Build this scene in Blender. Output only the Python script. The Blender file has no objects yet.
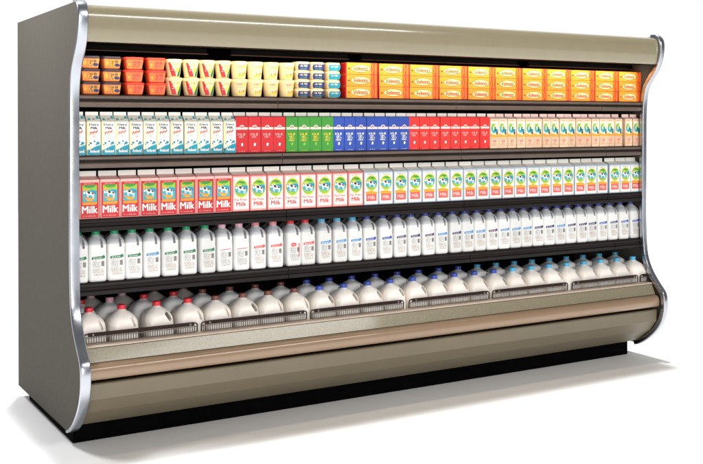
import bpy, bmesh, math, random
from mathutils import Vector, Matrix
random.seed(7)
S = bpy.context.scene
C = S.collection
R = math.radians

# ------------------------------------------------------------------ materials
def lin(c):
    return tuple((v / 255 / 12.92) if v / 255 <= 0.04045 else ((v / 255 + 0.055) / 1.055) ** 2.4 for v in c)

def mat(name, rgb, rough=0.5, metal=0.0, var=0.06, scale=14.0, bump=0.0, bscale=200.0, spec=0.5, coat=0.0, sss=0.0, rvar=0.0, fill=None, each=0.0):
    m = bpy.data.materials.new(name); m.use_nodes = True
    nt = m.node_tree; b = nt.nodes['Principled BSDF']
    col = lin(rgb)
    tc = nt.nodes.new('ShaderNodeTexCoord')
    n = nt.nodes.new('ShaderNodeTexNoise'); n.inputs['Scale'].default_value = scale; n.inputs['Detail'].default_value = 4
    nt.links.new(tc.outputs['Object'], n.inputs['Vector'])
    r = nt.nodes.new('ShaderNodeValToRGB')
    r.color_ramp.elements[0].position = 0.3; r.color_ramp.elements[1].position = 0.7
    r.color_ramp.elements[0].color = tuple(max(0, c * (1 - var)) for c in col) + (1,)
    r.color_ramp.elements[1].color = tuple(min(1, c * (1 + var)) for c in col) + (1,)
    nt.links.new(n.outputs['Fac'], r.inputs['Fac']); nt.links.new(r.outputs['Color'], b.inputs['Base Color'])
    if fill:                                                     # milk up to the fill line, clear headspace above it
        zf, top = fill
        sx = nt.nodes.new('ShaderNodeSeparateXYZ'); nt.links.new(tc.outputs['Object'], sx.inputs['Vector'])
        fm = nt.nodes.new('ShaderNodeMapRange'); fm.interpolation_type = 'SMOOTHSTEP'
        fm.inputs['From Min'].default_value = zf - .006; fm.inputs['From Max'].default_value = zf + .006
        nt.links.new(sx.outputs['Z'], fm.inputs['Value'])
        mx = nt.nodes.new('ShaderNodeMix'); mx.data_type = 'RGBA'
        nt.links.new(fm.outputs['Result'], mx.inputs['Factor']); nt.links.new(r.outputs['Color'], mx.inputs['A']); mx.inputs['B'].default_value = lin(top) + (1,)
        nt.links.new(mx.outputs['Result'], b.inputs['Base Color'])
    if each:                                                    # print runs differ a little from pack to pack
        src = b.inputs['Base Color'].links[0].from_socket
        oi = nt.nodes.new('ShaderNodeObjectInfo'); em = nt.nodes.new('ShaderNodeMapRange')
        em.inputs['To Min'].default_value = 1 - each; em.inputs['To Max'].default_value = 1 + each * .5
        hs = nt.nodes.new('ShaderNodeHueSaturation')
        nt.links.new(oi.outputs['Random'], em.inputs['Value']); nt.links.new(em.outputs['Result'], hs.inputs['Value'])
        nt.links.new(src, hs.inputs['Color']); nt.links.new(hs.outputs['Color'], b.inputs['Base Color'])
    b.inputs['Roughness'].default_value = rough; b.inputs['Metallic'].default_value = metal
    b.inputs['Specular IOR Level'].default_value = spec
    b.inputs['Coat Weight'].default_value = coat; b.inputs['Coat Roughness'].default_value = 0.08
    if rvar:
        mr = nt.nodes.new('ShaderNodeMapRange')
        mr.inputs['To Min'].default_value = rough - rvar; mr.inputs['To Max'].default_value = rough + rvar
        nt.links.new(n.outputs['Fac'], mr.inputs['Value']); nt.links.new(mr.outputs['Result'], b.inputs['Roughness'])
    if sss:
        b.inputs['Subsurface Weight'].default_value = sss; b.inputs['Subsurface Radius'].default_value = (1, .8, .7)
        b.inputs['Subsurface Scale'].default_value = 0.01
    if bump:
        n2 = nt.nodes.new('ShaderNodeTexNoise'); n2.inputs['Scale'].default_value = bscale; n2.inputs['Detail'].default_value = 3
        nt.links.new(tc.outputs['Object'], n2.inputs['Vector'])
        bp = nt.nodes.new('ShaderNodeBump'); bp.inputs['Strength'].default_value = bump; bp.inputs['Distance'].default_value = 0.002
        nt.links.new(n2.outputs['Fac'], bp.inputs['Height']); nt.links.new(bp.outputs['Normal'], b.inputs['Normal'])
    return m

M = {}
PACK = ('paper', 'print', 'tub', 'lid', 'box', 'cap', 'milk', 'gallon', 'oval')
def dm(key, *a, **k): M[key] = mat(key, *a, each=.11 if key.split()[0] in PACK else 0, **k)
dm('floor white', (243, 243, 243), .75, var=.004, scale=2)
dm('side laminate', (84, 80, 74), .8, var=.04, scale=30, bump=.06, bscale=500, spec=.06)
dm('canopy enamel', (138, 129, 103), .24, var=.02, bump=.3, bscale=36, coat=.9)
dm('lower enamel', (112, 102, 82), .42, var=.04, scale=6, bump=.05, bscale=90)
dm('tan bumper', (146, 121, 97), .26, var=.03, scale=5, coat=.5)
dm('band metal', (136, 128, 106), .26, var=.09, scale=90, bump=1.0, bscale=120, coat=.3)
dm('rail cream', (206, 188, 172), .42, var=.05, scale=8)
dm('chrome', (178, 182, 190), .24, 1.0, var=.03, scale=20, rvar=.05)
dm('black base', (7, 7, 8), .8, var=.3, spec=.02)
dm('case black', (14, 11, 11), .6, var=.25, scale=6, spec=.06)
dm('case brown', (40, 29, 25), .5, var=.2, scale=5, spec=.15)
dm('shelf edge', (104, 90, 82), .3, .25, var=.1, scale=9)
dm('shelf edge dark', (30, 24, 22), .5, 0, var=.15, scale=9, spec=.12)
dm('shelf edge black', (26, 22, 21), .35, 0, var=.15, scale=9, spec=.2)
dm('wire dark', (40, 30, 27), .32, .6, var=.2)
dm('wire steel', (120, 112, 106), .3, .8, var=.1)
dm('bar brown', (40, 24, 19), .4, 0, var=.25, scale=20, spec=.15)
# packaging
dm('milk plastic', (232, 232, 230), .3, var=.035, scale=16, bump=.12, bscale=45, sss=.2, fill=(.176, (186, 189, 193)))
dm('gallon plastic', (243, 243, 243), .3, var=.03, scale=12, bump=.12, bscale=40, sss=.2, fill=(.212, (234, 237, 240)))
dm('gallon plastic warm', (248, 241, 234), .3, var=.03, scale=12, bump=.12, bscale=40, sss=.2, fill=(.205, (236, 234, 231)))
dm('milk plastic painted shade', (196, 192, 188), .42, var=.04, scale=9)  # jugs of the rear ranks: their shade is put into this darker colour
dm('cap green', (22, 140, 92), .35); dm('cap pink', (226, 172, 190), .35); dm('cap rose', (214, 130, 140), .35)
dm('cap red', (205, 38, 52), .33); dm('cap sky', (74, 168, 208), .35); dm('cap navy', (48, 58, 132), .35)
dm('cap blue', (54, 78, 168), .35); dm('cap brown', (112, 66, 54), .4)
dm('paper white', (244, 241, 234), .45, var=.012); dm('paper cream', (247, 236, 205), .45, var=.02)
dm('paper pink', (240, 180, 172), .45, var=.02); dm('paper blush', (246, 214, 206), .45, var=.02)
dm('paper peach', (240, 206, 174), .45, var=.02); dm('paper blue grey', (168, 184, 200), .45, var=.02)
dm('print red', (205, 32, 40), .4); dm('print coral', (226, 92, 88), .4); dm('print scarlet', (228, 50, 44), .4)
dm('print green', (62, 150, 52), .4); dm('print leaf', (150, 196, 60), .4); dm('print dark green', (30, 120, 74), .4)
dm('print blue', (44, 78, 170), .4); dm('print teal', (24, 142, 168), .4); dm('print aqua', (66, 178, 186), .4)
dm('print yellow', (248, 214, 70), .4); dm('print amber', (240, 166, 48), .4); dm('print orange', (232, 120, 40), .4)
dm('print black', (34, 32, 36), .45); dm('print navy', (38, 42, 100), .4); dm('print grey', (150, 146, 142), .5)
dm('print white', (246, 244, 240), .42, var=.01); dm('print sky', (80, 150, 205), .4); dm('print plum', (92, 62, 100), .4)
dm('print tan', (176, 146, 122), .5); dm('print brown', (110, 62, 42), .5); dm('print rust', (216, 104, 66), .45)
dm('tub orange', (188, 92, 38), .35, var=.05); dm('tub red', (206, 66, 30), .35, var=.05); dm('tub cream', (240, 214, 164), .38, var=.02)
dm('lid navy', (44, 36, 52), .4); dm('lid red', (206, 54, 36), .4); dm('lid cream', (245, 222, 172), .38)
dm('oval cream', (250, 222, 160), .4, var=.03); dm('tub label', (222, 152, 66), .4, var=.05); dm('box yellow', (243, 156, 44), .4, var=.05, scale=6); dm('box red', (226, 84, 40), .4, var=.05)

# ------------------------------------------------------------------ mesh building
class MB:
    def __init__(s): s.v = []; s.f = []; s.m = []; s.mats = []; s.sm = []
    def mi(s, k):
        if k not in s.mats: s.mats.append(k)
        return s.mats.index(k)
    def add(s, vs, fs, k, smooth=False):
        o = len(s.v); i = s.mi(k); s.v += [tuple(v) for v in vs]
        for f in fs: s.f.append([o + j for j in f]); s.m.append(i); s.sm.append(smooth)
    def box(s, x0, x1, y0, y1, z0, z1, k):
        vs = [(x, y, z) for x in (x0, x1) for y in (y0, y1) for z in (z0, z1)]
        s.add(vs, [(0, 1, 3, 2), (4, 6, 7, 5), (0, 4, 5, 1), (2, 3, 7, 6), (0, 2, 6, 4), (1, 5, 7, 3)], k)
    def loft(s, rings, k, smooth=True, cap0=True, cap1=True, ks=None):
        n = len(rings[0]); vs = [p for r in rings for p in r]; fs = []
        for a in range(len(rings) - 1):
            for i in range(n):
                j = (i + 1) % n; fs.append((a * n + i, a * n + j, (a + 1) * n + j, (a + 1) * n + i))
        if cap0: fs.append(tuple(reversed(range(n))))
        if cap1: fs.append(tuple((len(rings) - 1) * n + i for i in range(n)))
        s.add(vs, fs, k, smooth)
    def extrude_x(s, prof, x0, x1, k, smooth=False, closed=True):
        """prof: list of (y, z); solid or sheet between x0 and x1"""
        n = len(prof); vs = [(x0, y, z) for y, z in prof] + [(x1, y, z) for y, z in prof]
        fs = [(i, (i + 1) % n, n + (i + 1) % n, n + i) for i in range(n if closed else n - 1)]
        s.add(vs, fs, k, smooth)
        if closed: s.add(vs, [tuple(range(n)), tuple(n + i for i in reversed(range(n)))], k, False)
    def tube(s, pts, r, k, n=8):
        rings = []
        P = [Vector(p) for p in pts]
        for i, p in enumerate(P):
            t = (P[min(i + 1, len(P) - 1)] - P[max(i - 1, 0)]).normalized()
            up = Vector((0, 1, 0)) if abs(t.y) < .9 else Vector((1, 0, 0))
            a = t.cross(up).normalized(); b = t.cross(a)
            rings.append([p + (a * math.cos(q * 2 * math.pi / n) + b * math.sin(q * 2 * math.pi / n)) * r for q in range(n)])
        s.loft(rings, k)
    def mesh(s, name, sharp=35):
        me = bpy.data.meshes.new(name); me.from_pydata(s.v, [], s.f); me.update()
        for k in s.mats: me.materials.append(M[k])
        for p, i, q in zip(me.polygons, s.m, s.sm): p.material_index = i; p.use_smooth = q
        bm = bmesh.new(); bm.from_mesh(me)
        bmesh.ops.recalc_face_normals(bm, faces=[f for f in bm.faces])
        bm.to_mesh(me); bm.free()
        if sharp and any(s.sm): me.set_sharp_from_angle(angle=R(sharp))
        return me
    def build(s, name, parent=None, bevel=0, **k):
        return link(name, s.mesh(name, **k), parent, bevel)

def link(name, me, parent=None, bevel=0):
    o = bpy.data.objects.new(name, me); C.objects.link(o); o.parent = parent
    if bevel:
        md = o.modifiers.new('bevel', 'BEVEL'); md.width = bevel; md.segments = 2; md.limit_method = 'ANGLE'; md.angle_limit = R(40)
        md.harden_normals = False
    return o
def empty(name, loc=(0, 0, 0), rz=0):
    o = bpy.data.objects.new(name, None); C.objects.link(o); o.location = loc; o.rotation_euler.z = rz
    o.empty_display_size = .05
    return o
def tag(o, label, cat, group=None, kind=None):
    if label: o['label'] = label
    if cat: o['category'] = cat
    if group: o['group'] = group
    if kind: o['kind'] = kind
    return o
def dup(root, loc, rz=0):
    r = root.copy(); C.objects.link(r); r.location = loc; r.rotation_euler.z = rz
    for ch in list(root.children):
        c = ch.copy(); C.objects.link(c); c.parent = r
        for g in ch.children:
            d = g.copy(); C.objects.link(d); d.parent = c
    return r

# ------------------------------------------------------------------ printed artwork (flat polygons just proud of the pack)
_tc = {}
def text_tris(s):
    if s in _tc: return _tc[s]
    cu = bpy.data.curves.new('t', 'FONT'); cu.body = s; cu.size = 1; cu.resolution_u = 3
    o = bpy.data.objects.new('t', cu); C.objects.link(o)
    dg = bpy.context.evaluated_depsgraph_get(); dg.update()
    me = bpy.data.meshes.new_from_object(o.evaluated_get(dg))
    ps = [[(me.vertices[i].co.x, me.vertices[i].co.y) for i in p.vertices] for p in me.polygons]
    bpy.data.objects.remove(o); bpy.data.curves.remove(cu); bpy.data.meshes.remove(me)
    xs = [x for p in ps for x, y in p]; ys = [y for p in ps for x, y in p]
    r = (ps, min(xs), max(xs), min(ys), max(ys)); _tc[s] = r
    return r
class Art:
    def __init__(s): s.p = []           # (polygon, material, layer)
    def poly(s, pts, k, l=1): s.p.append(([tuple(p) for p in pts], k, l)); return s
    def rect(s, x0, x1, z0, z1, k, l=1): return s.poly([(x0, z0), (x1, z0), (x1, z1), (x0, z1)], k, l)
    def ell(s, cx, cz, a, b, k, l=1, n=22, rot=0, a0=0, a1=2 * math.pi):
        pts = []
        for i in range(n):
            t = a0 + (a1 - a0) * i / (n if a1 - a0 > 6.2 else n - 1)
            x, z = a * math.cos(t), b * math.sin(t)
            pts.append((cx + x * math.cos(rot) - z * math.sin(rot), cz + x * math.sin(rot) + z * math.cos(rot)))
        return s.poly(pts, k, l)
    def text(s, t, x0, x1, z0, z1, k, l=3, bold=.02, shear=0):
        ps, a, b, c, d = text_tris(t)
        for q, off in enumerate((0,) if not bold else (-bold, 0, bold)):          # bold: the letters struck three times
            dx = off * (z1 - z0)
            for p in ps:
                s.poly([(x0 + (x - a) / (b - a) * (x1 - x0) + dx + shear * ((y - c) / (d - c) - .5) * (z1 - z0), z0 + (y - c) / (d - c) * (z1 - z0)) for x, y in p], k, l + .12 * q)
        return s
    def scrib(s, x0, x1, z0, z1, k, rows=2, seed=1, l=3, fill=.62):
        """small print: rows of letter-sized strokes, too small to read"""
        rn = random.Random(seed); h = (z1 - z0) / rows
        for r in range(rows):
            zb = z1 - (r + 1) * h + h * (1 - fill) / 2; zt = zb + h * fill
            x = x0 + rn.random() * (x1 - x0) * .12; e = x1 - rn.random() * (x1 - x0) * .15
            while x < e:
                w = h * fill * rn.uniform(.3, .55)
                if x + w > e: break
                if rn.random() > .16:
                    sh = rn.choice((0, 0, 1))
                    s.rect(x, x + w * .34, zb, zt - sh * h * .15, k, l)
                    if rn.random() < .7: s.rect(x + w * .34, x + w * .85, rn.choice((zb, (zb + zt) / 2)), rn.choice(((zb + zt) / 2 + h * .08, zt - h * .1)) , k, l)
                x += w * 1.2
        return s
    def flat(s, name, y):
        mb = MB()
        for pts, k, l in s.p: mb.add([(x, y - .0003 * l, z) for x, z in pts], [tuple(range(len(pts)))], k)
        me = mb.mesh(name, 0)
        for p in me.polygons:
            if p.normal.y > 0: p.flip()
        return me
    def strips(s, w):
        out = []
        for pts, k, l in s.p:
            for q in range(math.floor(min(p[0] for p in pts) / w), math.ceil(max(p[0] for p in pts) / w)):
                c = clip(clip(pts, q * w, 1), (q + 1) * w, -1)
                if len(c) > 2: out.append((c, k, l))
        s.p = out; return s
    def wrap(s, name, rad, strip=.006):
        """wrap round a pack: rad(z) is its radius; x is arc length at the mean radius"""
        mb = MB(); r0 = rad(None)
        for pts, k, l in s.p:
            lo = math.floor(min(p[0] for p in pts) / strip); hi = math.ceil(max(p[0] for p in pts) / strip)
            for q in range(lo, hi):
                c = clip(clip(pts, q * strip, 1), (q + 1) * strip, -1)
                if len(c) < 3: continue
                vs = []
                for x, z in c:
                    a = x / r0; r = rad(z) + .0003 * l + .0004
                    vs.append((r * math.sin(a), -r * math.cos(a), z))
                mb.add(vs, [tuple(range(len(vs)))], k)
        return mb.mesh(name, 0)
def clip(pts, x, sg):
    out = []
    for i in range(len(pts)):
        a, b = pts[i], pts[(i + 1) % len(pts)]
        ia, ib = sg * (a[0] - x) >= 0, sg * (b[0] - x) >= 0
        if ia: out.append(a)
        if ia != ib:
            t = (x - a[0]) / (b[0] - a[0]); out.append((x, a[1] + t * (b[1] - a[1])))
    return out
def cow_scene(a, cx, cz, w, h, ground='print yellow', square=False):
    """farm picture: green and yellow hills, blue water, a white cow shape with black patches"""
    P = lambda pts: [(cx + x * w, cz + z * h) for x, z in pts]
    if square:
        a.poly(P([(-1, -1), (1, -1), (1, 1), (-1, 1)]), 'print aqua', 2.5)
        a.poly(P([(-1, .45), (-.4, .30), (.2, .48), (1, .35), (1, 1), (-1, 1)]), 'print leaf', 3)
        a.poly(P([(-.9, .86), (-.2, .66), (.5, .72), (.9, .95), (.3, 1.04), (-.5, 1.02)]), 'print green', 4)
        a.poly(P([(-1, .48), (-.5, .62), (-.1, .50), (.3, .62), (-.2, .40), (-1, .36)]), 'print amber', 4.6)
    else:
        a.ell(cx, cz, w * 1.04, h * 1.08, ground, 2.5)
        a.ell(cx, cz + h * .02, w * .96, h * .96, 'print aqua', 3)
        a.ell(cx, cz + h * .02, w * .96, h * .96, 'print leaf', 4, a0=.42, a1=math.pi - .30)
        a.poly(P([(-.75, .52), (-.3, .70), (.2, .55), (.7, .62), (.3, .82), (-.3, .86)]), 'print green', 4.5)
        a.poly(P([(-.82, .40), (-.3, .48), (.1, .36), (-.2, .30)]), 'print yellow', 4.8)
    a.poly(P([(.1, .34), (.9, .22), (.86, -.1), (.4, -.05)]), 'print teal', 5.5)
    a.poly(P([(-.92, -.30), (-.3, -.50), (.4, -.62), (.72, -.60), (.3, -.92), (-.35, -.90)]), 'print amber' if square else 'print leaf', 5)
    a.poly(P([(-.80, -.22), (-.45, -.30), (.1, -.52), (-.5, -.52)]), 'print sky', 5.6)
    # the cow: body, lowered head, four legs
    a.poly(P([(-.50, .28), (-.1, .24), (.36, .16), (.60, .02), (.64, -.18), (.50, -.28), (-.10, -.18), (-.46, -.06), (-.56, .10)]), 'print white', 6)
    a.poly(P([(-.46, .30), (-.62, .36), (-.86, .20), (-.90, .02), (-.76, -.04), (-.54, .08)]), 'print white', 6.2)
    for x, z in ((-.42, -.04), (-.26, -.08), (.34, -.2), (.52, -.22)): a.poly(P([(x, z), (x + .10, z - .02), (x + .08, z - .40), (x, z - .38)]), 'print white', 6.4)
    a.poly(P([(-.30, .25), (.02, .22), (.10, .06), (-.06, -.06), (-.22, .02), (-.34, .10)]), 'print black', 7)
    a.poly(P([(.28, .16), (.56, .02), (.54, -.14), (.38, -.10), (.26, .02)]), 'print black', 7)
    a.poly(P([(-.60, .36), (-.70, .28), (-.64, .12), (-.54, .18)]), 'print black', 7)

ORD = 'first second third fourth fifth sixth seventh eighth ninth tenth eleventh twelfth thirteenth fourteenth fifteenth sixteenth seventeenth eighteenth nineteenth twentieth'.split()

# ------------------------------------------------------------------ packs
def make_carton(name, w, d, hb, h, side, ridge, art, roof=None, rh=.018):
    """gable-top carton: origin at the base centre, front at -Y"""
    root = empty(name); roof = roof or side
    b = MB(); w -= .0012; x = w / 2; y = d / 2
    b.loft([[(-x, -y, z), (x, -y, z), (x, y, z), (-x, y, z)] for z in (0, hb)], side, smooth=False)
    b.build('body', root, bevel=.0018)
    g = MB(); zr = h - rh; e = .0015
    fl, fr, bl, br = (-x, -y, hb + .0005), (x, -y, hb + .0005), (-x, y, hb + .0005), (x, y, hb + .0005)
    xr = x * .94; A, B, A2, B2 = (-xr, -e, zr), (xr, -e, zr), (-xr, e, zr), (xr, e, zr)
    fold = hb + (zr - hb) * .35
    g.add([fl, fr, B, A], [(0, 1, 2, 3)], roof); g.add([bl, br, B2, A2], [(1, 0, 3, 2)], roof)
    for sx, f, k, p, q in ((-1, fl, bl, A, A2), (1, fr, br, B, B2)):
        ctr = (sx * (x - w * .36), 0, hb + (zr - hb) * .62)
        g.add([f, k, ctr, p, q], [(0, 1, 2), (0, 2, 3), (1, 4, 2), (3, 2, 4)], roof)
    g.build('gable_top', root)
    r = MB(); r.box(-xr + .0005, xr - .0005, -.0022, .0022, zr, h, ridge); r.build('ridge_seal', root)
    link('front_print', art.flat('front_print', -y), root)
    return root

def rr(w, d, r, z, cx=0, cy=0, n=5):
    pts = []; r = min(r, w / 2 - 1e-4, d / 2 - 1e-4)
    for qx, qy, a0 in ((1, 1, 0), (-1, 1, 90), (-1, -1, 180), (1, -1, 270)):
        for i in range(n + 1):
            t = R(a0 + 90 * i / n)
            pts.append((cx + qx * (w / 2 - r) + r * math.cos(t), cy + qy * (d / 2 - r) + r * math.sin(t), z))
    return pts

def bool_cut(me, cutter):
    a = link('a', me); b = link('b', cutter)
    md = a.modifiers.new('c', 'BOOLEAN'); md.object = b; md.operation = 'DIFFERENCE'; md.solver = 'EXACT'
    dg = bpy.context.evaluated_depsgraph_get(); dg.update()
    out = bpy.data.meshes.new_from_object(a.evaluated_get(dg))
    bpy.data.objects.remove(a); bpy.data.objects.remove(b)
    for p in out.polygons: p.use_smooth = True
    out.set_sharp_from_angle(angle=R(50))
    return out

def jug_body(prof, slot, k, back=.2):
    mb = MB(); mb.loft([rr(w, d, r, z, cx) for z, w, d, r, cx in prof], k)
    me = mb.mesh('body')
    cx, cz, sw, sh, tilt = slot
    c = MB(); ring = []
    for sg, zc in ((1, sh / 2 - sw / 2), (-1, -(sh / 2 - sw / 2))):
        for i in range(9):
            t = (0 if sg > 0 else math.pi) + math.pi * i / 8
            x, z = sw / 2 * math.cos(t), zc + sw / 2 * math.sin(t)
            ring.append((cx + x * math.cos(tilt) - z * math.sin(tilt), cz + x * math.sin(tilt) + z * math.cos(tilt)))
    c.loft([[(x, y, z) for x, z in ring] for y in (-.2, back)], k)
    return bool_cut(me, c.mesh('cut'))

HP = [(0, .074, .086, .014, 0), (.004, .083, .095, .015, 0), (.012, .086, .097, .015, 0), (.070, .0862, .0972, .015, 0), (.134, .086, .097, .015, 0),
      (.139, .0845, .0955, .016, 0), (.146, .0855, .0965, .017, 0), (.174, .0855, .095, .017, 0), (.187, .0835, .089, .018, 0), (.196, .077, .077, .020, 0),
      (.203, .067, .064, .021, 0), (.209, .055, .051, .021, 0), (.2135, .044, .043, .020, 0), (.217, .039, .038, .019, 0), (.226, .037, .037, .0185, 0)]
GP = [(0, .122, .128, .02, 0), (.006, .137, .143, .024, 0), (.016, .141, .147, .026, 0), (.090, .142, .148, .026, 0), (.132, .141, .147, .028, 0),
      (.138, .1395, .1455, .03, 0), (.148, .140, .146, .032, 0), (.168, .138, .142, .034, 0), (.183, .135, .137, .036, 0), (.196, .124, .125, .036, 0),
      (.207, .108, .109, .034, 0), (.217, .087, .087, .030, 0), (.225, .064, .064, .026, 0), (.2305, .046, .046, .022, 0), (.234, .037, .037, .0185, 0), (.245, .036, .036, .018, 0)]
HB = jug_body(HP, (.0165, .182, .0125, .044, R(6)), 'milk plastic', -.014)
GB = jug_body(GP, (.037, .184, .011, .056, R(20)), 'gallon plastic warm', -.046)
HT = jug_body(HP, (.0165, .182, .0115, .042, R(6)), 'milk plastic')
GT = jug_body(GP, (.0395, .188, .019, .046, R(30)), 'gallon plastic')
GW = GT.copy(); GW.materials.clear(); GW.materials.append(M['gallon plastic warm'])
HBd = HB.copy(); HBd.materials.clear(); HBd.materials.append(M['milk plastic painted shade'])
GBd = GB.copy(); GBd.materials.clear(); GBd.materials.append(M['milk plastic painted shade'])
GBc = GT
def cap_mesh(r, z0, z1, k):
    mb = MB(); n = 28; rings = []
    for rad, z in ((r, z0), (r, z0 + (z1 - z0) * .3), (r * .96, z0 + (z1 - z0) * .34), (r * .96, z1 - .003), (r * .9, z1 - .0008), (r * .78, z1)):
        rings.append([(rad * (1 + (.012 if i % 2 else 0)) * math.cos(2 * math.pi * i / n), rad * (1 + (.012 if i % 2 else 0)) * math.sin(2 * math.pi * i / n), z) for i in range(n)])
    mb.loft(rings, k)
    return mb.mesh('cap')
_cap = {}
def capm(size, k):
    if (size, k) not in _cap: _cap[(size, k)] = cap_mesh(.0205, .2195, .2385, k) if size == 'h' else cap_mesh(.0198, .236, .257, k)
    return _cap[(size, k)]
_lab = {}
def jug_label(k, style=0):
    if (k, style) not in _lab:
        a = Art(); x0, x1 = -.031, .032
        if style == 0:
            a.poly([(x0, .106), (x0 + .01, .108), (x1 - .014, .108), (x1, .112), (x1, .120), (x1 - .006, .127), (x1 - .014, .1215), (x0, .1185)], k)
            a.scrib(x0 + .004, x1 - .006, .109, .1185, 'print white', 1, 5, 2)
        elif style == 1:                                        # thin line label
            a.poly([(x0, .1085), (x1 - .01, .111), (x1, .1155), (x1 - .008, .1145), (x0, .1115)], k)
        else:                                                   # round red badge and vertical red print
            a.ell(-.006, .113, .017, .010, k); a.scrib(-.018, .006, .109, .117, 'print white', 1, 9, 2)
            for i in range(7): a.rect(.022, .031, .050 + i * .010, .057 + i * .010, k)
        a.scrib(x0 + .002, .010, .068, .103, 'print grey', 5, 11, 1, .75); a.rect(.0145, .029, .074, .098, 'print grey')
        a.scrib(.016, .028, .076, .096, 'print brown', 4, 4, 2, .7)
        a.scrib(x0 + .002, x1, .030, .064, 'print grey' if style else 'print tan', 5, 13, 1, .75)
        me = a.strips(.003).flat('label', -.0488)
        for v in me.vertices:                                   # follow the rounded corners
            d = abs(v.co.x) - .028
            if d > 0: v.co.y += .015 - math.sqrt(max(0, .015 ** 2 - d * d))
        _lab[(k, style)] = me
    return _lab[(k, style)]
def half_jug(x, y, z, cap, lab=None, style=0, dim=False, rz=0, hole=False):
    root = empty('milk_jug', (x, y, z), rz)
    link('body', HBd if dim else HT if hole else HB, root); link('cap', capm('h', cap), root)
    if lab: link('label', jug_label(lab, style), root)
    return root
def gallon(x, y, z, cap, body=GB, rz=0):
    root = empty('gallon_jug', (x, y, z), rz)
    link('body', body, root); link('cap', capm('g', cap), root)
    return root

def make_tub(w, d, h, body, lid, art, name='spread_tub'):
    """rounded rectangular tub, wider at the top, with a rimmed lid"""
    root = empty(name); b = MB(); hl = h - .009
    b.loft([rr(w * s, d * s, .018, z) for z, s in ((0, .78), (.003, .83), (hl, .95))], body); b.build('cup', root)
    l = MB(); l.loft([rr(w * s, d * s, .02, z) for z, s in ((hl - .004, .985), (hl + .004, 1), (h - .002, .985), (h - .0004, .93))], lid); l.build('lid', root)
    me = art.flat('front_print', 0)                              # lean it onto the sloping front
    for v in me.vertices:
        t = (v.co.z - .003) / (hl - .003); v.co.y += -(d / 2) * (.83 + .12 * t) - .0004
    link('front_print', me, root)
    return root
def make_cup(rb, rt, h, body, lid, art, name='spread_cup'):
    root = empty(name); n = 40; hl = h - .011
    rad = lambda z: (rb + rt) / 2 if z is None else rb + (rt - rb) * max(0, min(1, z / hl))
    ring = lambda r, z: [(r * math.cos(2 * math.pi * i / n), r * math.sin(2 * math.pi * i / n), z) for i in range(n)]
    b = MB(); b.loft([ring(rb - .004, 0), ring(rb, .003), ring(rad(hl / 2), hl / 2), ring(rt, hl)], body); b.build('cup', root)
    l = MB(); l.loft([ring(rt + .0015, hl - .005), ring(rt + .0022, hl - .001), ring(rt + .0022, h - .003), ring(rt - .001, h - .0004)], lid); l.build('lid', root)
    link('front_print', art.wrap('front_print', rad), root)
    return root

# ------------------------------------------------------------------ the display case
L = 3.72
case = tag(empty('refrigerated_display_case', (0, 0, 0)), 'long olive and taupe open refrigerated dairy case with chrome edged ends on black base', 'display case')
PROF = [(-1.120, 2.056), (-1.150, 2.055), (-1.176, 2.045), (-1.192, 2.026), (-1.199, 1.994), (-1.194, 1.944), (-1.183, 1.894), (-1.162, 1.850), (-1.127, 1.808), (-1.095, 1.768), (-1.072, 1.731), (-1.057, 1.672),
        (-1.050, 1.60), (-1.048, 1.50), (-1.047, .95), (-1.050, .84), (-1.055, .740), (-1.062, .675), (-1.068, .645), (-1.085, .596), (-1.115, .545), (-1.160, .490), (-1.204, .445), (-1.221, .424), (-1.230, .388), (-1.231, .345), (-1.227, .312),
        (-1.208, .255), (-1.180, .212), (-1.148, .175), (-1.095, .128), (-1.050, .098), (-1.015, .080), (-.985, .0705)]
def smooth_profile(p, it=2):
    for _ in range(it):
        q = [p[0]]
        for a, b in zip(p, p[1:]): q += [(a[0] * .75 + b[0] * .25, a[1] * .75 + b[1] * .25), (a[0] * .25 + b[0] * .75, a[1] * .25 + b[1] * .75)]
        p = q + [p[-1]]
    return p
SP = smooth_profile(PROF)
def offset(p, d):
    out = []
    for i in range(len(p)):
        a, b = p[max(i - 1, 0)], p[min(i + 1, len(p) - 1)]
        ty, tz = b[0] - a[0], b[1] - a[1]; l = math.hypot(ty, tz)
        out.append((p[i][0] + tz / l * d, p[i][1] - ty / l * d))   # outward (towards -Y while the outline runs down)
    return out
for x0, x1, tx0, tx1 in ((0, .010, -.002, .045), (L - .010, L, L - .034, L + .002)):
    e = MB(); e.extrude_x([(0, .061), (0, 2.056)] + SP, x0, x1, 'side laminate')
    ep = e.build('end_panel', case)
    t = MB(); o = offset(SP, .0125); i_ = offset(SP, .0008 if x0 == 0 else -.016)
    n = len(SP); w = tx1 - tx0
    sec = [(0, 0), (0, .72), (.05, .93), (.14, 1), (.86, 1), (.95, .93), (1, .72), (1, 0)]    # rounded cross-section of the trim
    rings = [[(tx0 + w * sx, i_[k][0] + (o[k][0] - i_[k][0]) * sy, i_[k][1] + (o[k][1] - i_[k][1]) * sy) for sx, sy in sec] for k in range(n)]
    t.loft(rings, 'chrome'); t.build('edge_trim', ep, sharp=50)
    # closing plate behind the trim so the end reads as a solid post from inside
    p = MB(); xa, xb = (x1 + .0005, tx1 - .002) if x0 == 0 else (tx0 + .002, x0 - .0005)
    inner = offset(SP, -.019)
    k0, k1 = 24, n - 4
    p.extrude_x([(a - .001, b) for a, b in SP[k0:k1]] + list(reversed(inner[k0:k1])), xa, xb, 'case brown'); p.build('trim_backing', ep)
XI0, XI1 = .0105, L - .0105
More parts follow.
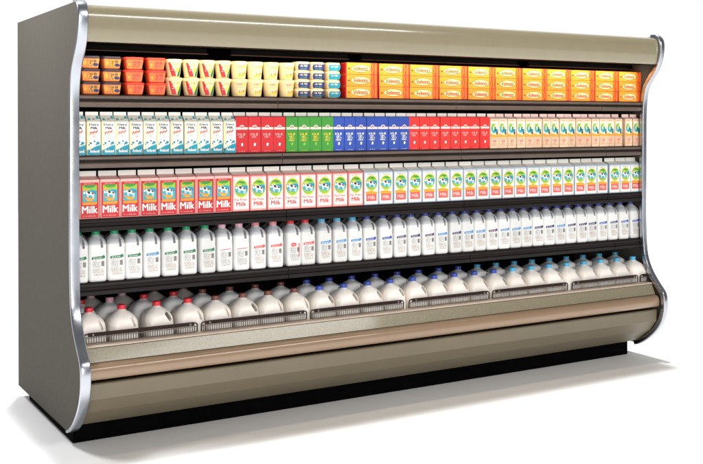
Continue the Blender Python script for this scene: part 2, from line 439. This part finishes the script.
# canopy
cp = MB()
CN = smooth_profile([(-1.115, 2.050), (-1.150, 2.047), (-1.172, 2.036), (-1.184, 2.018), (-1.189, 1.994), (-1.187, 1.95), (-1.180, 1.905), (-1.174, 1.884), (-1.168, 1.877)])
cp.extrude_x([(-.02, 2.050)] + CN + [(-1.150, 1.877), (-1.150, 1.93), (-1.10, 2.02), (-.02, 2.02)], XI0 + .036, XI1 - .026, 'canopy enamel', smooth=True)
canopy = cp.build('canopy', case, sharp=40)
ug = MB(); ug.extrude_x([(-1.1485, 1.8795), (-1.1485, 1.92), (-1.10, 2.012), (-.05, 2.012), (-.05, 1.99), (-.95, 1.90), (-1.02, 1.8795)], XI0 + .037, XI1 - .022, 'case black'); ug.build('canopy_underside', case)
for a, b in ((.06, .705), (.83, 1.52), (1.60, 2.70), (2.78, 3.66)):
    lr = MB(); lr.box(a, b, -1.012, -.985, 1.8475, 1.8525, 'bar brown'); lr.box(a + .004, b - .004, -1.000, -.99, 1.853, 1.879, 'black base'); lr.build('lamp_housing', case, bevel=.002)
# back and inside
bk = MB(); bk.box(XI0, XI1, -.40, -.001, .20, 2.010, 'case black'); bk.build('back_wall', case)
# shelves
SH = [(1.640, [1.076, 2.212, 3.345], .005), (1.354, [1.102, 2.25, 3.385], .0), (1.057, [1.125, 2.272, 3.40], 0), (.757, [1.136, 2.315, 3.464], 0)]
for si, (z, seams, _) in enumerate(SH):
    xs = [XI0 + .036] + seams + [XI1 - .021]
    lo = si >= 2
    for a, b in zip(xs, xs[1:]):
        s = MB(); s.extrude_x([(-1.028, z), (-.402, z), (-.402, z - .022), (-1.028, z - .03)], a + .0015, b - .0015, 'case brown')
        sh = s.build('shelf', case)
        f = MB(); y = -1.029; zt = z - .004
        f.extrude_x([(y, zt), (y - .010, zt - .001), (y - .012, zt - .006), (y - .0115, zt - .013), (y - .005, zt - .016), (y - .005, zt - .030), (y - .010, zt - .033), (y - .012, zt - .036),
                     (y - .012, zt - .052), (y - .008, zt - .055), (y, zt - .055)], a + .0015, b - .0015, 'shelf edge')
        ob = f.build('price_rail', sh)
        # the price channel is a darker insert
        g = MB(); g.box(a + .003, b - .003, y - .0063, y - .0052, zt - .029, zt - .0165, 'shelf edge dark'); ch = g.build('price_channel', sh)
        if si in (2, 3):
            ob.data.materials[0] = M['shelf edge black']
# lower deck, front rail, band, bumper, faceted kick panel
dk = MB(); dk.extrude_x([(-1.0945, .385), (-.945, .385), (-.945, .397), (-.402, .397), (-.402, .33), (-1.0945, .33)], XI0, XI1, 'case brown'); dk.build('lower_deck', case)
rl = MB(); rl.extrude_x([(-1.096, .33), (-1.096, .4865), (-1.132, .4855), (-1.139, .481), (-1.1395, .477), (-1.120, .474), (-1.120, .33)], XI0 + .036, XI1 - .02, 'rail cream'); rl.build('front_rail', case)
bd = MB(); bd.extrude_x([(-1.1215, .4735), (-1.139, .4735), (-1.166, .414), (-1.1215, .40)], XI0 + .036, XI1 - .022, 'band metal'); bd.build('front_band', case)
bu = MB(); bu.extrude_x(smooth_profile([(-1.150, .4115), (-1.172, .411), (-1.190, .404), (-1.200, .390), (-1.203, .368), (-1.199, .348), (-1.188, .337), (-1.160, .335)]), XI0 + .036, XI1 - .024, 'tan bumper', smooth=True); bu.build('bumper', case)
gp = MB(); gp.extrude_x([(-1.122, .3985), (-1.150, .334), (-1.160, .3335), (-1.152, .322), (-1.10, .318), (-1.10, .3985)], XI0 + .036, XI1 - .024, 'case black'); gp.build('bumper_backing', case)
lp = MB(); lp.extrude_x([(-1.176, .3205), (-1.182, .316), (-1.180, .248), (-1.127, .180), (-1.015, .095), (-.975, .0905), (-.975, .32)], XI0 + .036, XI1 - .026, 'lower enamel'); lp.build('kick_panel', case, bevel=.003)
bt = MB(); bt.box(XI0, XI1, -.97, -.002, .0935, .325, 'case black'); bt.build('tank', case)
bs = MB(); bs.box(.035, 3.64, -.977, -.10, .0005, .0925, 'black base'); bs.build('base_plinth', case, bevel=.004)

# ------------------------------------------------------------------ stock
ZS = [s[0] + .0006 for s in SH]
YF = -1.026                                                       # front faces of the packs
def comp(xs, start, end):
    """squeeze the run beyond start so that its last entry lands on end"""
    k = (end - start) / (xs[-1] - start)
    return [x if x < start else start + (x - start) * k for x in xs]
def run_label(i, n, what, left, right, tail):
    if i < (n + 1) // 2: return '%s %s %s %s, %s' % (ORD[i], what, 'right of', left, tail)
    return '%s %s %s %s, %s' % (ORD[n - 1 - i], what, 'left of', right, tail)
LEVEL = {2: ['bottom', 'top'], 3: ['bottom', 'middle', 'top'], 4: ['bottom', 'second lowest', 'second highest', 'top']}

# -- top shelf: orange tubs, flared cups, small navy and teal tubs, boxed cheese
def tub_art(k1, k2, k3, blob):
    a = Art()
    a.poly([(-.036, .005), (.036, .005), (.042, .046), (.03, .051), (-.03, .051), (-.042, .046)], k1, 1)
    a.poly([(-.014, .009), (.035, .009), (.039, .043), (-.012, .045)], k2, 2)
    a.scrib(-.011, .036, .030, .043, k3, 1, 21, 3, .95); a.scrib(-.011, .034, .020, .030, k3, 1, 22, 3, .85)
    if blob: a.ell(.024, .019, .013, .0075, 'print navy', 4); a.scrib(-.011, .012, .011, .020, k3, 1, 3, 3, .8)
    else: a.scrib(-.009, .030, .011, .020, k3, 1, 8, 3, .8)
    a.ell(-.027, .03, .009, .015, k2, 2); a.ell(-.026, .024, .005, .007, 'print amber', 3)
    return a
tubA = make_tub(.099, .078, .0605, 'tub orange', 'lid navy', tub_art('print orange', 'tub label', 'print black', True))
tubB = make_tub(.099, .078, .0605, 'tub red', 'lid red', tub_art('print orange', 'print rust', 'print red', False))
def place(proto, used, loc, rz=0):
    if proto.name not in used:
        used.add(proto.name); proto.location = loc; proto.rotation_euler.z = rz; return proto
    return dup(proto, loc, rz)
used = set()
XA = [.061, .162, .273, .383]
for ci, x in enumerate(XA):
    pr = tubA if ci < 2 else tubB
    for k in range(3):
        o = place(pr, used, (x + .0505 + random.uniform(-.002, .002), YF + .041 + random.uniform(-.002, .002), ZS[0] + k * .0609), random.uniform(-.05, .05))
        what = 'orange spread tub with navy lid' if ci < 2 else 'red spread tub with red lid'
        where = ['in the stack beside the left end panel', 'in the second stack from the left end panel', 'in the stack touching the orange tubs', 'in the stack touching the flared white cups'][ci]
        tag(o, '%s %s, %s' % (LEVEL[3][k], what, where), 'tub', 'rectangular spread tubs on the top shelf')
a = Art()
a.poly([(-.034, .072), (-.027, .073), (-.004, .030), (.004, .006), (-.020, .005), (-.028, .03)], 'print red', 1)
a.poly([(.036, .072), (.033, .073), (.012, .020), (.010, .005), (.028, .005)], 'print dark green', 1)
a.scrib(-.012, .020, .056, .068, 'print amber', 1, 3, 2); a.scrib(-.022, -.008, .030, .052, 'print white', 2, 4, 2)
a.ell(.008, .036, .008, .012, 'print yellow', 1)
cupA = make_cup(.0315, .0420, .0895, 'tub cream', 'lid cream', a)
a = Art()
a.scrib(-.024, .024, .056, .070, 'print tan', 1, 31, 1, .8); a.scrib(-.020, .020, .044, .053, 'print tan', 1, 32, 1)
a.poly([(-.03, .012), (-.02, .02), (.012, .022), (.03, .034), (.026, .02), (.004, .010)], 'print yellow', 1)
a.scrib(-.014, .028, .016, .036, 'print rust', 1, 33, 2, .95); a.ell(.016, .060, .010, .006, 'print yellow', 2)
cupB = make_cup(.0345, .0428, .0895, 'tub cream', 'lid cream', a)
for xs, pr, what, l, r, grp in (([.486, .576, .662, .748], cupA, 'white cup with red and green wedges', 'the red tubs', 'the cream cups', 'flared cups with red and green wedges'),
                               ([.837, .926, 1.017, 1.108], cupB, 'plain cream cup with faint script', 'the wedge printed cups', 'the navy tubs', 'plain cream cups on the top shelf')):
    for ci, x in enumerate(xs):
        for k in range(2):
            o = place(pr, used, (x + .0445, YF + .045, ZS[0] + k * .0899), random.uniform(-.12, .12))
            side = ['touching %s' % l, 'second from %s' % l, 'second from %s' % r, 'touching %s' % r][ci]
            tag(o, '%s %s in the stack %s' % (LEVEL[2][k], what, side), 'cup', grp)
def small_art(k):
    a = Art(); a.poly([(-.034, .003), (.034, .003), (.038, .033), (-.038, .033)], 'tub cream', 1)
    a.poly([(-.030, .003), (.034, .003), (.039, .022), (.038, .035), (-.028, .035), (-.034, .02)], k, 2)
    a.scrib(-.022, .030, .018, .031, 'paper cream', 1, 41, 3, .7); a.scrib(-.018, .026, .006, .015, 'print aqua', 1, 42, 3, .8)
    return a
smN = make_tub(.083, .074, .0466, 'tub cream', 'lid cream', small_art('print navy'), 'small_tub')
smT = make_tub(.083, .074, .0466, 'tub cream', 'lid cream', small_art('print teal'), 'small_tub')
for ci, x in enumerate([1.194, 1.280, 1.378]):
    for k in range(4):
        o = place(smN if ci < 2 else smT, used, (x + .042, YF + .04, ZS[0] + k * .047), random.uniform(-.06, .06))
        tag(o, '%s small %s, %s, top shelf' % (LEVEL[4][k], 'navy printed tub' if ci < 2 else 'teal printed tub', ['in the stack touching the cream cups', 'in the stack touching the teal tubs', 'in the stack touching the cheese boxes'][ci]), 'tub', 'small navy and teal tubs on the top shelf')
W = .1975; HX = .0635
a = Art()
a.rect(-W / 2 + .001, W / 2 - .044, .001, HX - .001, 'box yellow', 1)
a.ell(-.010, .032, .058, .019, 'oval cream', 3); a.ell(-.010, .032, .062, .022, 'print orange', 2)
a.text('Velveeta', -.056, .036, .020, .045, 'print red', 4, .035, .25)
for q in range(3): a.poly([(W / 2 - .042 + q * .012, .004), (W / 2 - .034 + q * .012, .004), (W / 2 - .022 + q * .006, .032), (W / 2 - .034 + q * .012, .060), (W / 2 - .042 + q * .012, .060), (W / 2 - .03 + q * .006, .032)], ['print orange', 'tub red', 'print orange'][q], 2)
a.scrib(-W / 2 + .006, -W / 2 + .026, .006, .016, 'print rust', 1, 50, 3); a.ell(-W / 2 + .016, .03, .006, .005, 'print red', 3)
a.scrib(-.03, .02, .006, .011, 'print rust', 1, 51, 3)
box = empty('cheese_box'); b = MB(); b.box(-W / 2, W / 2, 0, .085, 0, HX, 'box red'); b.build('carton', box, bevel=.0015)
link('front_print', a.flat('front_print', 0), box)
e = MB(); e.box(-W / 2 - .0008, -W / 2 - .0002, .006, .079, .006, HX - .006, 'print red'); e.build('end_flap', box)
XE = comp([1.494, 1.708, 1.915, 2.123, 2.333, 2.539, 2.748, 2.944, 3.147, 3.356, 3.566], 1.494, XI1 - W - .003)
for ci, x in enumerate(XE):
    for k in range(3):
        o = place(box, used, (x + W / 2, YF + random.uniform(0, .003), ZS[0] + k * .0641), random.uniform(-.008, .008))
        tag(o, run_label(ci, len(XE), 'orange cheese box', 'the teal tubs', 'the right end panel', '%s of its stack' % LEVEL[3][k]), 'box', 'orange cheese boxes stacked on the top shelf')

# -- second shelf: quart cartons
def qart_dairy():
    a = Art(); w = .033
    a.rect(-w, w, .001, .158, 'paper cream', 1); a.rect(-w, -w + .004, .001, .158, 'oval cream', 2)
    a.rect(-w + .016, w - .002, .045, .156, 'print white', 2)
    a.poly([(-w, .001), (w, .001), (w, .050), (.012, .044), (-.014, .030), (-w, .024)], 'print teal', 2)
    a.poly([(-.012, .031), (.012, .045), (w, .051), (w, .046), (.012, .040)], 'print aqua', 3)
    a.text('Dairy', -.021, .024, .137, .150, 'print black', 4, .05); a.text('Milk', -.014, .018, .123, .135, 'print black', 4, .05)
    
    for q in range(5): a.poly([(-.019 + q * .0075, .096 + q * .002), (-.0155 + q * .0075, .096 + q * .002), (-.010 + q * .0075, .114 + q * .002 - (q % 2) * .007), (-.0135 + q * .0075, .114 + q * .002 - (q % 2) * .007)], 'print rust', 4)
    a.poly([(-.020, .104), (.020, .112), (.020, .1155), (-.020, .1075)], 'print rust', 4)
    a.scrib(-.004, .018, .082, .095, 'print orange', 1, 62, 4, .9)
    for x, z, r in ((-.014, .058, .006), (.020, .058, .008), (.004, .066, .005), (.012, .052, .004), (-.022, .05, .004)): a.ell(x, z, r, r * .9, 'print teal', 4, 10)
    a.text('Reduced', -.016, .026, .013, .027, 'print white', 4, .04); a.rect(-w, w, .007, .009, 'print aqua', 3)
    return a
def qart_band(k, text, fig='print white'):
    a = Art(); w = .0345
    w = .0325; a.rect(-w, w, .002, .180, k, 1); a.rect(-w, w, .118, .130, 'paper blush', 2)
    a.ell(0, .128, .014, .014, 'paper blush', 2, a0=0, a1=math.pi); a.ell(0, .128, .0105, .009, k, 3, a0=0, a1=math.pi)
    a.scrib(-.010, .010, .129, .135, 'print white', 1, 4, 4)
    a.scrib(-.025, .027, .088, .101, text, 1, 71, 3, .95); a.scrib(-.016, .018, .075, .088, text, 1, 72, 3, .9)
    if k != 'print scarlet' and k != 'print red': a.scrib(-.021, .022, .056, .076, text, 2, 74, 3, .85)
    a.ell(.001, .043, .006, .007, fig, 3, 7); a.rect(-.005, .004, .034, .037, fig, 3); a.scrib(-.02, .02, .006, .011, text, 1, 75, 3)
    return a
def qart_small():
    a = Art(); w = .0315
    a.rect(-w, w, .002, .174, 'paper peach', 1); a.rect(-w + .002, w - .001, .072, .160, 'paper cream', 2)
    a.ell(-.004, .118, .022, .028, 'print aqua', 3); a.ell(.004, .120, .016, .020, 'paper cream', 4); a.ell(.010, .106, .016, .009, 'print teal', 5); a.ell(-.012, .136, .012, .010, 'print leaf', 5)
    a.ell(.004, .118, .007, .012, 'print green', 5); a.ell(.018, .091, .008, .010, 'print brown', 5, 8)
    a.poly([(-w + .002, .066), (w - .001, .066), (w - .001, .084), (.01, .078), (-w + .002, .088)], 'print amber', 4)
    a.rect(-w + .004, w - .004, .016, .060, 'print rust', 2); a.rect(-w + .006, w - .006, .018, .058, 'paper peach', 3)
    a.scrib(-.020, .022, .036, .056, 'print coral', 1, 81, 4, .9); a.scrib(-.020, .022, .021, .035, 'print rust', 2, 82, 4, .85); a.scrib(-.022, .022, .162, .170, 'print rust', 1, 83, 4)
    return a
cartA = make_carton('milk_carton', .0672, .070, .161, .205, 'paper cream', 'paper white', qart_dairy(), 'paper white', .015)
dab = MB(); rs = lambda x, t: (x, -.035 + .0335 * t - .0004, .1617 + .0285 * t + .0005)
for x0, x1, t0, t1, k in ((-.028, -.012, .12, .5, 'print aqua'), (-.006, .010, .2, .42, 'print tan'), (.014, .030, .35, .85, 'print aqua'), (-.026, -.004, .62, .85, 'oval cream')):
    dab.add([rs(x0, t0), rs(x1, t0 + .05), rs(x1 - .003, t1), rs(x0 + .004, t1 - .06)], [(0, 1, 2, 3)], k)
dab.build('roof_print', cartA)
cartR = make_carton('milk_carton', .0705, .072, .184, .206, 'print red', 'paper white', qart_band('print red', 'paper pink'))
cartG = make_carton('milk_carton', .0705, .072, .184, .206, 'print green', 'paper white', qart_band('print green', 'print yellow', 'print leaf'))
cartB = make_carton('milk_carton', .0695, .072, .184, .206, 'print blue', 'paper white', qart_band('print blue', 'print white'))
cartS = make_carton('milk_carton', .0695, .072, .184, .206, 'print scarlet', 'paper white', qart_band('print scarlet', 'paper pink'))
cartP = make_carton('milk_carton', .0645, .068, .176, .205, 'paper peach', 'paper blush', qart_small(), 'paper blush')
X2A = [.0165, .0885, .158, .226, .294, .364, .432, .501, .573, .641, .712, .780]
X2R = [.847, .918, .989, 1.060]; X2G = [1.131, 1.202, 1.273, 1.344]
X2B = [1.4145, 1.4843, 1.5541, 1.6239, 1.6937, 1.7635, 1.8333]
X2S = [1.9035, 1.974, 2.0445, 2.115, 2.186, 2.258, 2.3285, 2.400]
X2P = comp([2.472, 2.54, 2.607, 2.673, 2.740, 2.807, 2.874, 2.941, 3.008, 3.075, 3.141, 3.207, 3.273, 3.339, 3.405, 3.471, 3.559, 3.633], 2.472, XI1 - .0665)
for xs, pr, w, what, l, r in ((X2A, cartA, .0672, 'white and teal carton', 'the left end panel', 'the dark red cartons'), (X2R, cartR, .0705, 'dark red carton', 'the white and teal cartons', 'the green cartons'),
                           (X2G, cartG, .0705, 'green carton', 'the dark red cartons', 'the blue cartons'), (X2B, cartB, .0695, 'blue carton', 'the green cartons', 'the bright red cartons'),
                           (X2S, cartS, .0695, 'bright red carton', 'the blue cartons', 'the peach cartons'), (X2P, cartP, .0645, 'small peach carton', 'the bright red cartons', 'the right end panel')):
    for i, x in enumerate(xs):
        o = place(pr, used, (x + w / 2, YF + .037 + random.uniform(0, .007), ZS[1]), random.uniform(-.010, .010))
        tag(o, run_label(i, len(xs), what, l, r, 'second shelf'), 'carton', what + 's on the second shelf')

# -- third shelf: half-gallon cartons
def hart(kind):
    a = Art(); w = .0470
    if kind == 'red':
        a.rect(-w + .004, w - .004, .003, .170, 'print red', 1); 
        cow_scene(a, .0, .119, .034, .039, square=True)
        a.poly([(-.034, .066), (.032, .066), (.036, .078), (-.034, .078)], 'print amber', 3); a.scrib(-.03, .03, .068, .076, 'print rust', 1, 90, 4)
        a.text('Milk', -.036, .037, .026, .060, 'print white', 4, .035); a.scrib(-.034, .034, .008, .018, 'paper pink', 1, 91, 4); a.scrib(-.03, .03, .161, .168, 'paper blush', 1, 92, 4)
    elif kind == 'blush':
        a.rect(-w + .002, w - .002, .003, .178, 'paper pink', 1); a.rect(-w + .009, w - .007, .012, .172, 'paper white', 2)
        cow_scene(a, .001, .116, .038, .044)
        a.text('Fat Free', -.033, .03, .054, .066, 'print scarlet', 4, .03); a.text('Milk', -.026, .028, .027, .048, 'print scarlet', 4, .04)
        a.scrib(-.034, .034, .164, .171, 'print rust', 1, 95, 4)
    else:
        a.rect(-w + .001, w - .001, .002, .179, 'paper blue grey', 1); a.rect(-w + .006, w - .004, .006, .174, 'paper white', 2)
        cow_scene(a, .002, .120, .037, .040)
        a.poly([(-.036, .060), (.038, .060), (.038, .070), (0, .078), (-.036, .074)], 'print amber', 4)
        a.rect(-.032, .034, .022, .060, 'print coral', 4); a.text('Milk', -.022, .024, .032, .052, 'paper blush', 6, .02)
        a.scrib(-.036, .036, .164, .172, 'print navy', 1, 96, 4)
    return a
hr = make_carton('milk_carton', .0955, .0955, .184, .222, 'paper pink', 'paper white', hart('red'), 'paper pink', .024)
hb = make_carton('milk_carton', .0955, .0955, .184, .222, 'print coral', 'paper white', hart('blush'), 'paper blush', .022)
hg = make_carton('milk_carton', .0945, .0955, .184, .222, 'paper blue grey', 'paper white', hart('blue'), 'paper white', .021)
X3R = [.054, .152, .249, .3455, .442, .5385, .635, .7315]
X3B = [.828, .925, 1.0215, 1.118, 1.2145, 1.311, 1.4075, 1.504]
X3G = comp([1.603, 1.699, 1.796, 1.893, 1.99, 2.087, 2.184, 2.281, 2.377, 2.473, 2.569, 2.665, 2.761, 2.857, 2.953, 3.05, 3.147, 3.244, 3.34, 3.445, 3.541, 3.636], 1.9, XI1 - .0965)
for xs, pr, w, what, l, r in ((X3R, hr, .0955, 'large red milk carton', 'the left end panel', 'the pale pink cartons'), (X3B, hb, .0955, 'large pale pink carton', 'the red milk cartons', 'the grey edged cartons'),
                           (X3G, hg, .0945, 'large grey edged carton', 'the pale pink cartons', 'the right end panel')):
    for i, x in enumerate(xs):
        o = place(pr, used, (x + w / 2, YF + .048 + random.uniform(0, .004), ZS[2]), random.uniform(-.01, .01) * .6)
        tag(o, run_label(i, len(xs), what, l, r, 'third shelf'), 'carton', what + 's on the third shelf')

# -- fourth shelf: half-gallon jugs, a front rank and a shaded rank behind
X4 = [.056, .139, .224, .316, .411, .503, .600, .697, .792, .884, .977, 1.078, 1.181, 1.263, 1.366, 1.464, 1.558, 1.653, 1.752, 1.85, 1.941, 2.038, 2.132, 2.232, 2.322, 2.416, 2.513, 2.601, 2.696, 2.789, 2.885, 2.98, 3.07, 3.165, 3.263, 3.353, 3.445, 3.539, 3.646, 3.75]
X4 = comp(X4, 2.2, XI1 - .045)
for i in range(1, len(X4)):
    if X4[i] - X4[i - 1] < .0885: X4[i] = X4[i - 1] + .0885
while X4[-1] > XI1 - .0445: X4 = [x if x < 3 else 3 + (x - 3) * .995 for x in X4]
CAP = ['cap green'] * 8 + ['cap pink'] * 2 + ['cap rose'] * 2 + ['cap red'] * 2 + ['cap sky'] * 3 + ['cap navy'] * 23
LAB = ['print dark green'] * 4 + ['print sky'] + ['print dark green'] * 3 + ['print coral'] * 2 + ['print coral'] * 4 + ['print sky'] * 3 + ['print blue', 'print blue', 'print plum', 'print navy', 'print plum', 'print sky', 'print navy', 'print sky', 'print sky', 'print plum',
       'print sky', 'print sky', 'print sky', 'print navy', 'print navy', 'print sky', 'print navy', 'print navy', 'print navy', 'print blue', 'print navy', 'print blue', 'print blue', 'print navy']
STY = [0] * 8 + [1, 1, 0, 0, 2, 0] + [0] * 26
CN_ = {'cap green': 'green', 'cap pink': 'pale pink', 'cap rose': 'rose', 'cap red': 'red', 'cap sky': 'sky blue', 'cap navy': 'navy', 'cap blue': 'royal blue', 'cap brown': 'brown'}
def segs(caps):
    out = []; i = 0
    while i < len(caps):
        j = i
        while j < len(caps) and caps[j] == caps[i]: j += 1
        out += [(q - i, j - i, i, j) for q in range(i, j)]; i = j
    return out
def cap_label(i, caps, noun, tail):
    k, n, a, b = segs(caps)[i]; c = CN_[caps[i]]
    l = 'the left end panel' if a == 0 else 'the %s caps' % CN_[caps[a - 1]]
    r = 'the right end panel' if b == len(caps) else 'the %s caps' % CN_[caps[b]]
    return run_label(k, n, '%s capped %s' % (c, noun), l, r, tail)
for i, x in enumerate(X4):
    o = half_jug(x, YF + .0495 + random.uniform(0, .008), ZS[3], CAP[i], LAB[i], STY[i], rz=random.uniform(-.06, .04), hole=i > 13)
    tag(o, cap_label(i, CAP, 'jug', 'front rank, fourth shelf'), 'jug', 'half gallon jugs in the front rank')
for i, x in enumerate(X4):
    xx = x + (.030 if i < len(X4) - 1 else 0)
    if i == len(X4) - 1: continue
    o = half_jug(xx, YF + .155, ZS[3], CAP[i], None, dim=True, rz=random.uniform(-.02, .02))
    tag(o, cap_label(i, CAP[:-1], 'jug', 'shaded rank behind, fourth shelf'), 'jug', 'half gallon jugs in the shaded rank behind')

# -- lower deck: gallon jugs
F5 = comp([.097, .254, .429, .588, .735, .884, 1.027, 1.179, 1.328, 1.477, 1.629, 1.775, 1.924, 2.073, 2.22, 2.373, 2.524, 2.675, 2.817, 2.962, 3.113, 3.261, 3.403, 3.549, 3.697], 2.0, XI1 - .073)
B5 = comp([.103, .246, .418, .574, .73, .882, 1.028, 1.179, 1.335, 1.473, 1.62, 1.773, 1.923, 2.077, 2.219, 2.372, 2.517, 2.67, 2.814, 2.975, 3.123, 3.265, 3.414, 3.552, 3.706], 2.0, XI1 - .073)
def spread(xs, w, hi):
    xs = list(xs)
    for i in range(1, len(xs)): xs[i] = max(xs[i], xs[i - 1] + w)
    if xs[-1] > hi:
        xs[-1] = hi
        for i in range(len(xs) - 2, -1, -1): xs[i] = min(xs[i], xs[i + 1] - w)
    return xs
F5 = spread(F5, .1424, XI1 - .0718); B5 = spread(B5, .1424, XI1 - .0718)
CF = ['cap red'] * 4 + ['cap brown'] * 4 + ['cap blue'] * 9 + ['cap sky'] * 8
CB = ['cap red', 'cap pink'] + ['cap red'] * 2 + ['cap brown'] * 4 + ['cap blue'] * 8 + ['cap sky'] * 9
for i, x in enumerate(F5):
    o = gallon(x, -1.0195, .3856, CF[i], GB if i % 3 != 2 and i < 9 else GW, rz=random.uniform(-.03, .03)); tag(o, cap_label(i, CF, 'gallon', 'lower deck front rank'), 'gallon jug', 'gallon jugs in the front rank of the lower deck')
for i, x in enumerate(B5):
    o = gallon(x, -.864, .3976, CB[i], GBc); tag(o, cap_label(i, CB, 'gallon', 'lower deck rear rank'), 'gallon jug', 'gallon jugs in the rear rank of the lower deck')
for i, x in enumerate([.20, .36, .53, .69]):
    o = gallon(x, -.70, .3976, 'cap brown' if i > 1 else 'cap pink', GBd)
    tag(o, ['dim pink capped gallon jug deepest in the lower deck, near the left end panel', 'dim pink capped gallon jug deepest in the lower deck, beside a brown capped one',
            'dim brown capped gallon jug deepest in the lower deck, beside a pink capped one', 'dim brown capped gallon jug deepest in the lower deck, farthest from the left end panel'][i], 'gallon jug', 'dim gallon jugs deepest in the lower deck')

# -- wire guards along the front rail
GX = [(.050, .604), (.626, 1.206), (1.230, 1.806), (1.842, 2.396), (2.422, 2.998), (3.034, 3.590), (3.612, 3.685)]
for i, (a, b) in enumerate(GX):
    g = empty('wire_guard', ((a + b) / 2, -1.108, .4868)); h = (b - a) / 2; r = .012
    f = MB(); pts = [(-h, 0, .004)] + [(-h + r - r * math.cos(t), -.002, .036 + r * math.sin(t)) for t in (0, .4, .8, 1.2, 1.57)] + [(h - r + r * math.sin(t), -.002, .036 + r * math.cos(t)) for t in (0, .4, .8, 1.2, 1.57)] + [(h, 0, .004)]
    f.tube(pts, .0035, 'wire dark'); f.build('frame', g)
    br = MB(); br.box(-h + .018, h - .018, -.0085, -.0035, .036, .054, 'bar brown'); br.build('top_bar', g, bevel=.0015)
    lo = MB(); lo.tube([(-h + .004, .001, .0035), (h - .004, .001, .0035)], .0022, 'wire steel', 6); lo.tube([(-h + .004, -.001, .030), (h - .004, -.001, .030)], .0022, 'wire steel', 6); lo.build('cross_rod', g)
    w = MB(); n = max(3, int((b - a - .02) / .0118))
    for q in range(n + 1):
        x = -h + .012 + (2 * h - .024) * q / n
        w.tube([(x, .0035, .002), (x, .0025, .036)], .0016, 'wire dark', 5)
    w.build('wires', g)
    if i < 6:
        for sx in (-1, 1):
            k = MB(); k.tube([(sx * (h - .04), -.008, .045), (sx * (h - .04), -.0125, .045)], .005, 'wire steel', 10); k.build('rivet', g)
    tag(g, ['wire guard with brown top bar before the red capped gallon jugs', 'wire guard with brown top bar before the brown capped gallon jugs', 'wire guard before the royal blue capped jugs, nearest the brown capped ones',
            'wire guard before the royal blue capped jugs, in the middle of their run', 'wire guard where royal blue caps give way to sky blue caps', 'long wire guard before the sky blue capped gallon jugs', 'short wire guard squeezed against the right end panel'][i], 'wire guard', 'wire guards along the front rail')

# ------------------------------------------------------------------ floor, backdrop light, lamps, camera
fl = MB(); fl.add([(-9, -12, 0), (16, -12, 0), (16, 12, 0), (-9, 12, 0)], [(0, 1, 2, 3)], 'floor white')
tag(fl.build('floor'), None, None, kind='structure')

w = bpy.data.worlds.new('World'); S.world = w; w.use_nodes = True; nt = w.node_tree
bg = nt.nodes['Background']; tc = nt.nodes.new('ShaderNodeTexCoord')
dot = nt.nodes.new('ShaderNodeVectorMath'); dot.operation = 'DOT_PRODUCT'; dot.inputs[1].default_value = (.5, .866, 0)
nt.links.new(tc.outputs['Generated'], dot.inputs[0])
rp = nt.nodes.new('ShaderNodeValToRGB'); rp.color_ramp.elements[0].position = .35; rp.color_ramp.elements[1].position = .75
rp.color_ramp.elements[0].color = (.20, .20, .205, 1); rp.color_ramp.elements[1].color = (1.13, 1.13, 1.13, 1)
nt.links.new(dot.outputs['Value'], rp.inputs['Fac']); nt.links.new(rp.outputs['Color'], bg.inputs['Color']); bg.inputs['Strength'].default_value = 1.0

def area(name, loc, target, sx, sy, power, col=(1, 1, 1)):
    l = bpy.data.lights.new(name, 'AREA'); l.shape = 'RECTANGLE'; l.size = sx; l.size_y = sy; l.energy = power; l.color = col
    o = bpy.data.objects.new(name, l); C.objects.link(o); o.location = loc
    o.rotation_euler = (Vector(target) - Vector(loc)).to_track_quat('-Z', 'Y').to_euler()
    return o
area('overhead_lamp', (6.2, 8.6, 80), (1.5, -.9, 0), 6, 6, 90000)
area('front_softbox', (2.75, -5.4, 3.35), (1.5, -1.1, 1.9), 3.5, .48, 108, (1, .98, .95))
area('front_fill', (-.6, -9.0, 1.75), (1.9, -1.0, 1.1), 3.2, 1.6, 188, (1, .97, .93))  # added fill from behind the camera, brightens the packs
area('side_fill', (-1.25, -.45, 3.1), (0, -.6, 1.75), .6, .6, 74)  # added fill, lightens the upper part of the left end panel
area('canopy_lamp', (1.86, -1.085, 1.876), (1.86, -.99, 1.40), 3.5, .05, 9, (1, .82, .58))

cam = bpy.data.cameras.new('camera'); co = bpy.data.objects.new('camera', cam); C.objects.link(co); S.camera = co
co.location = (-1.2566, -5.7367, 1.5152); co.rotation_euler = (R(90 - .44), 0, R(-30.56))
cam.sensor_width = 36; cam.lens = 1014.66 / 703 * 36; cam.shift_y = -(232 - 129.0) / 703; cam.clip_end = 300
S.view_settings.view_transform = 'Standard'; S.view_settings.look = 'None'; S.view_settings.exposure = -.13; S.view_settings.gamma = 1
S.render.engine = 'CYCLES'; S.cycles.max_bounces = 8
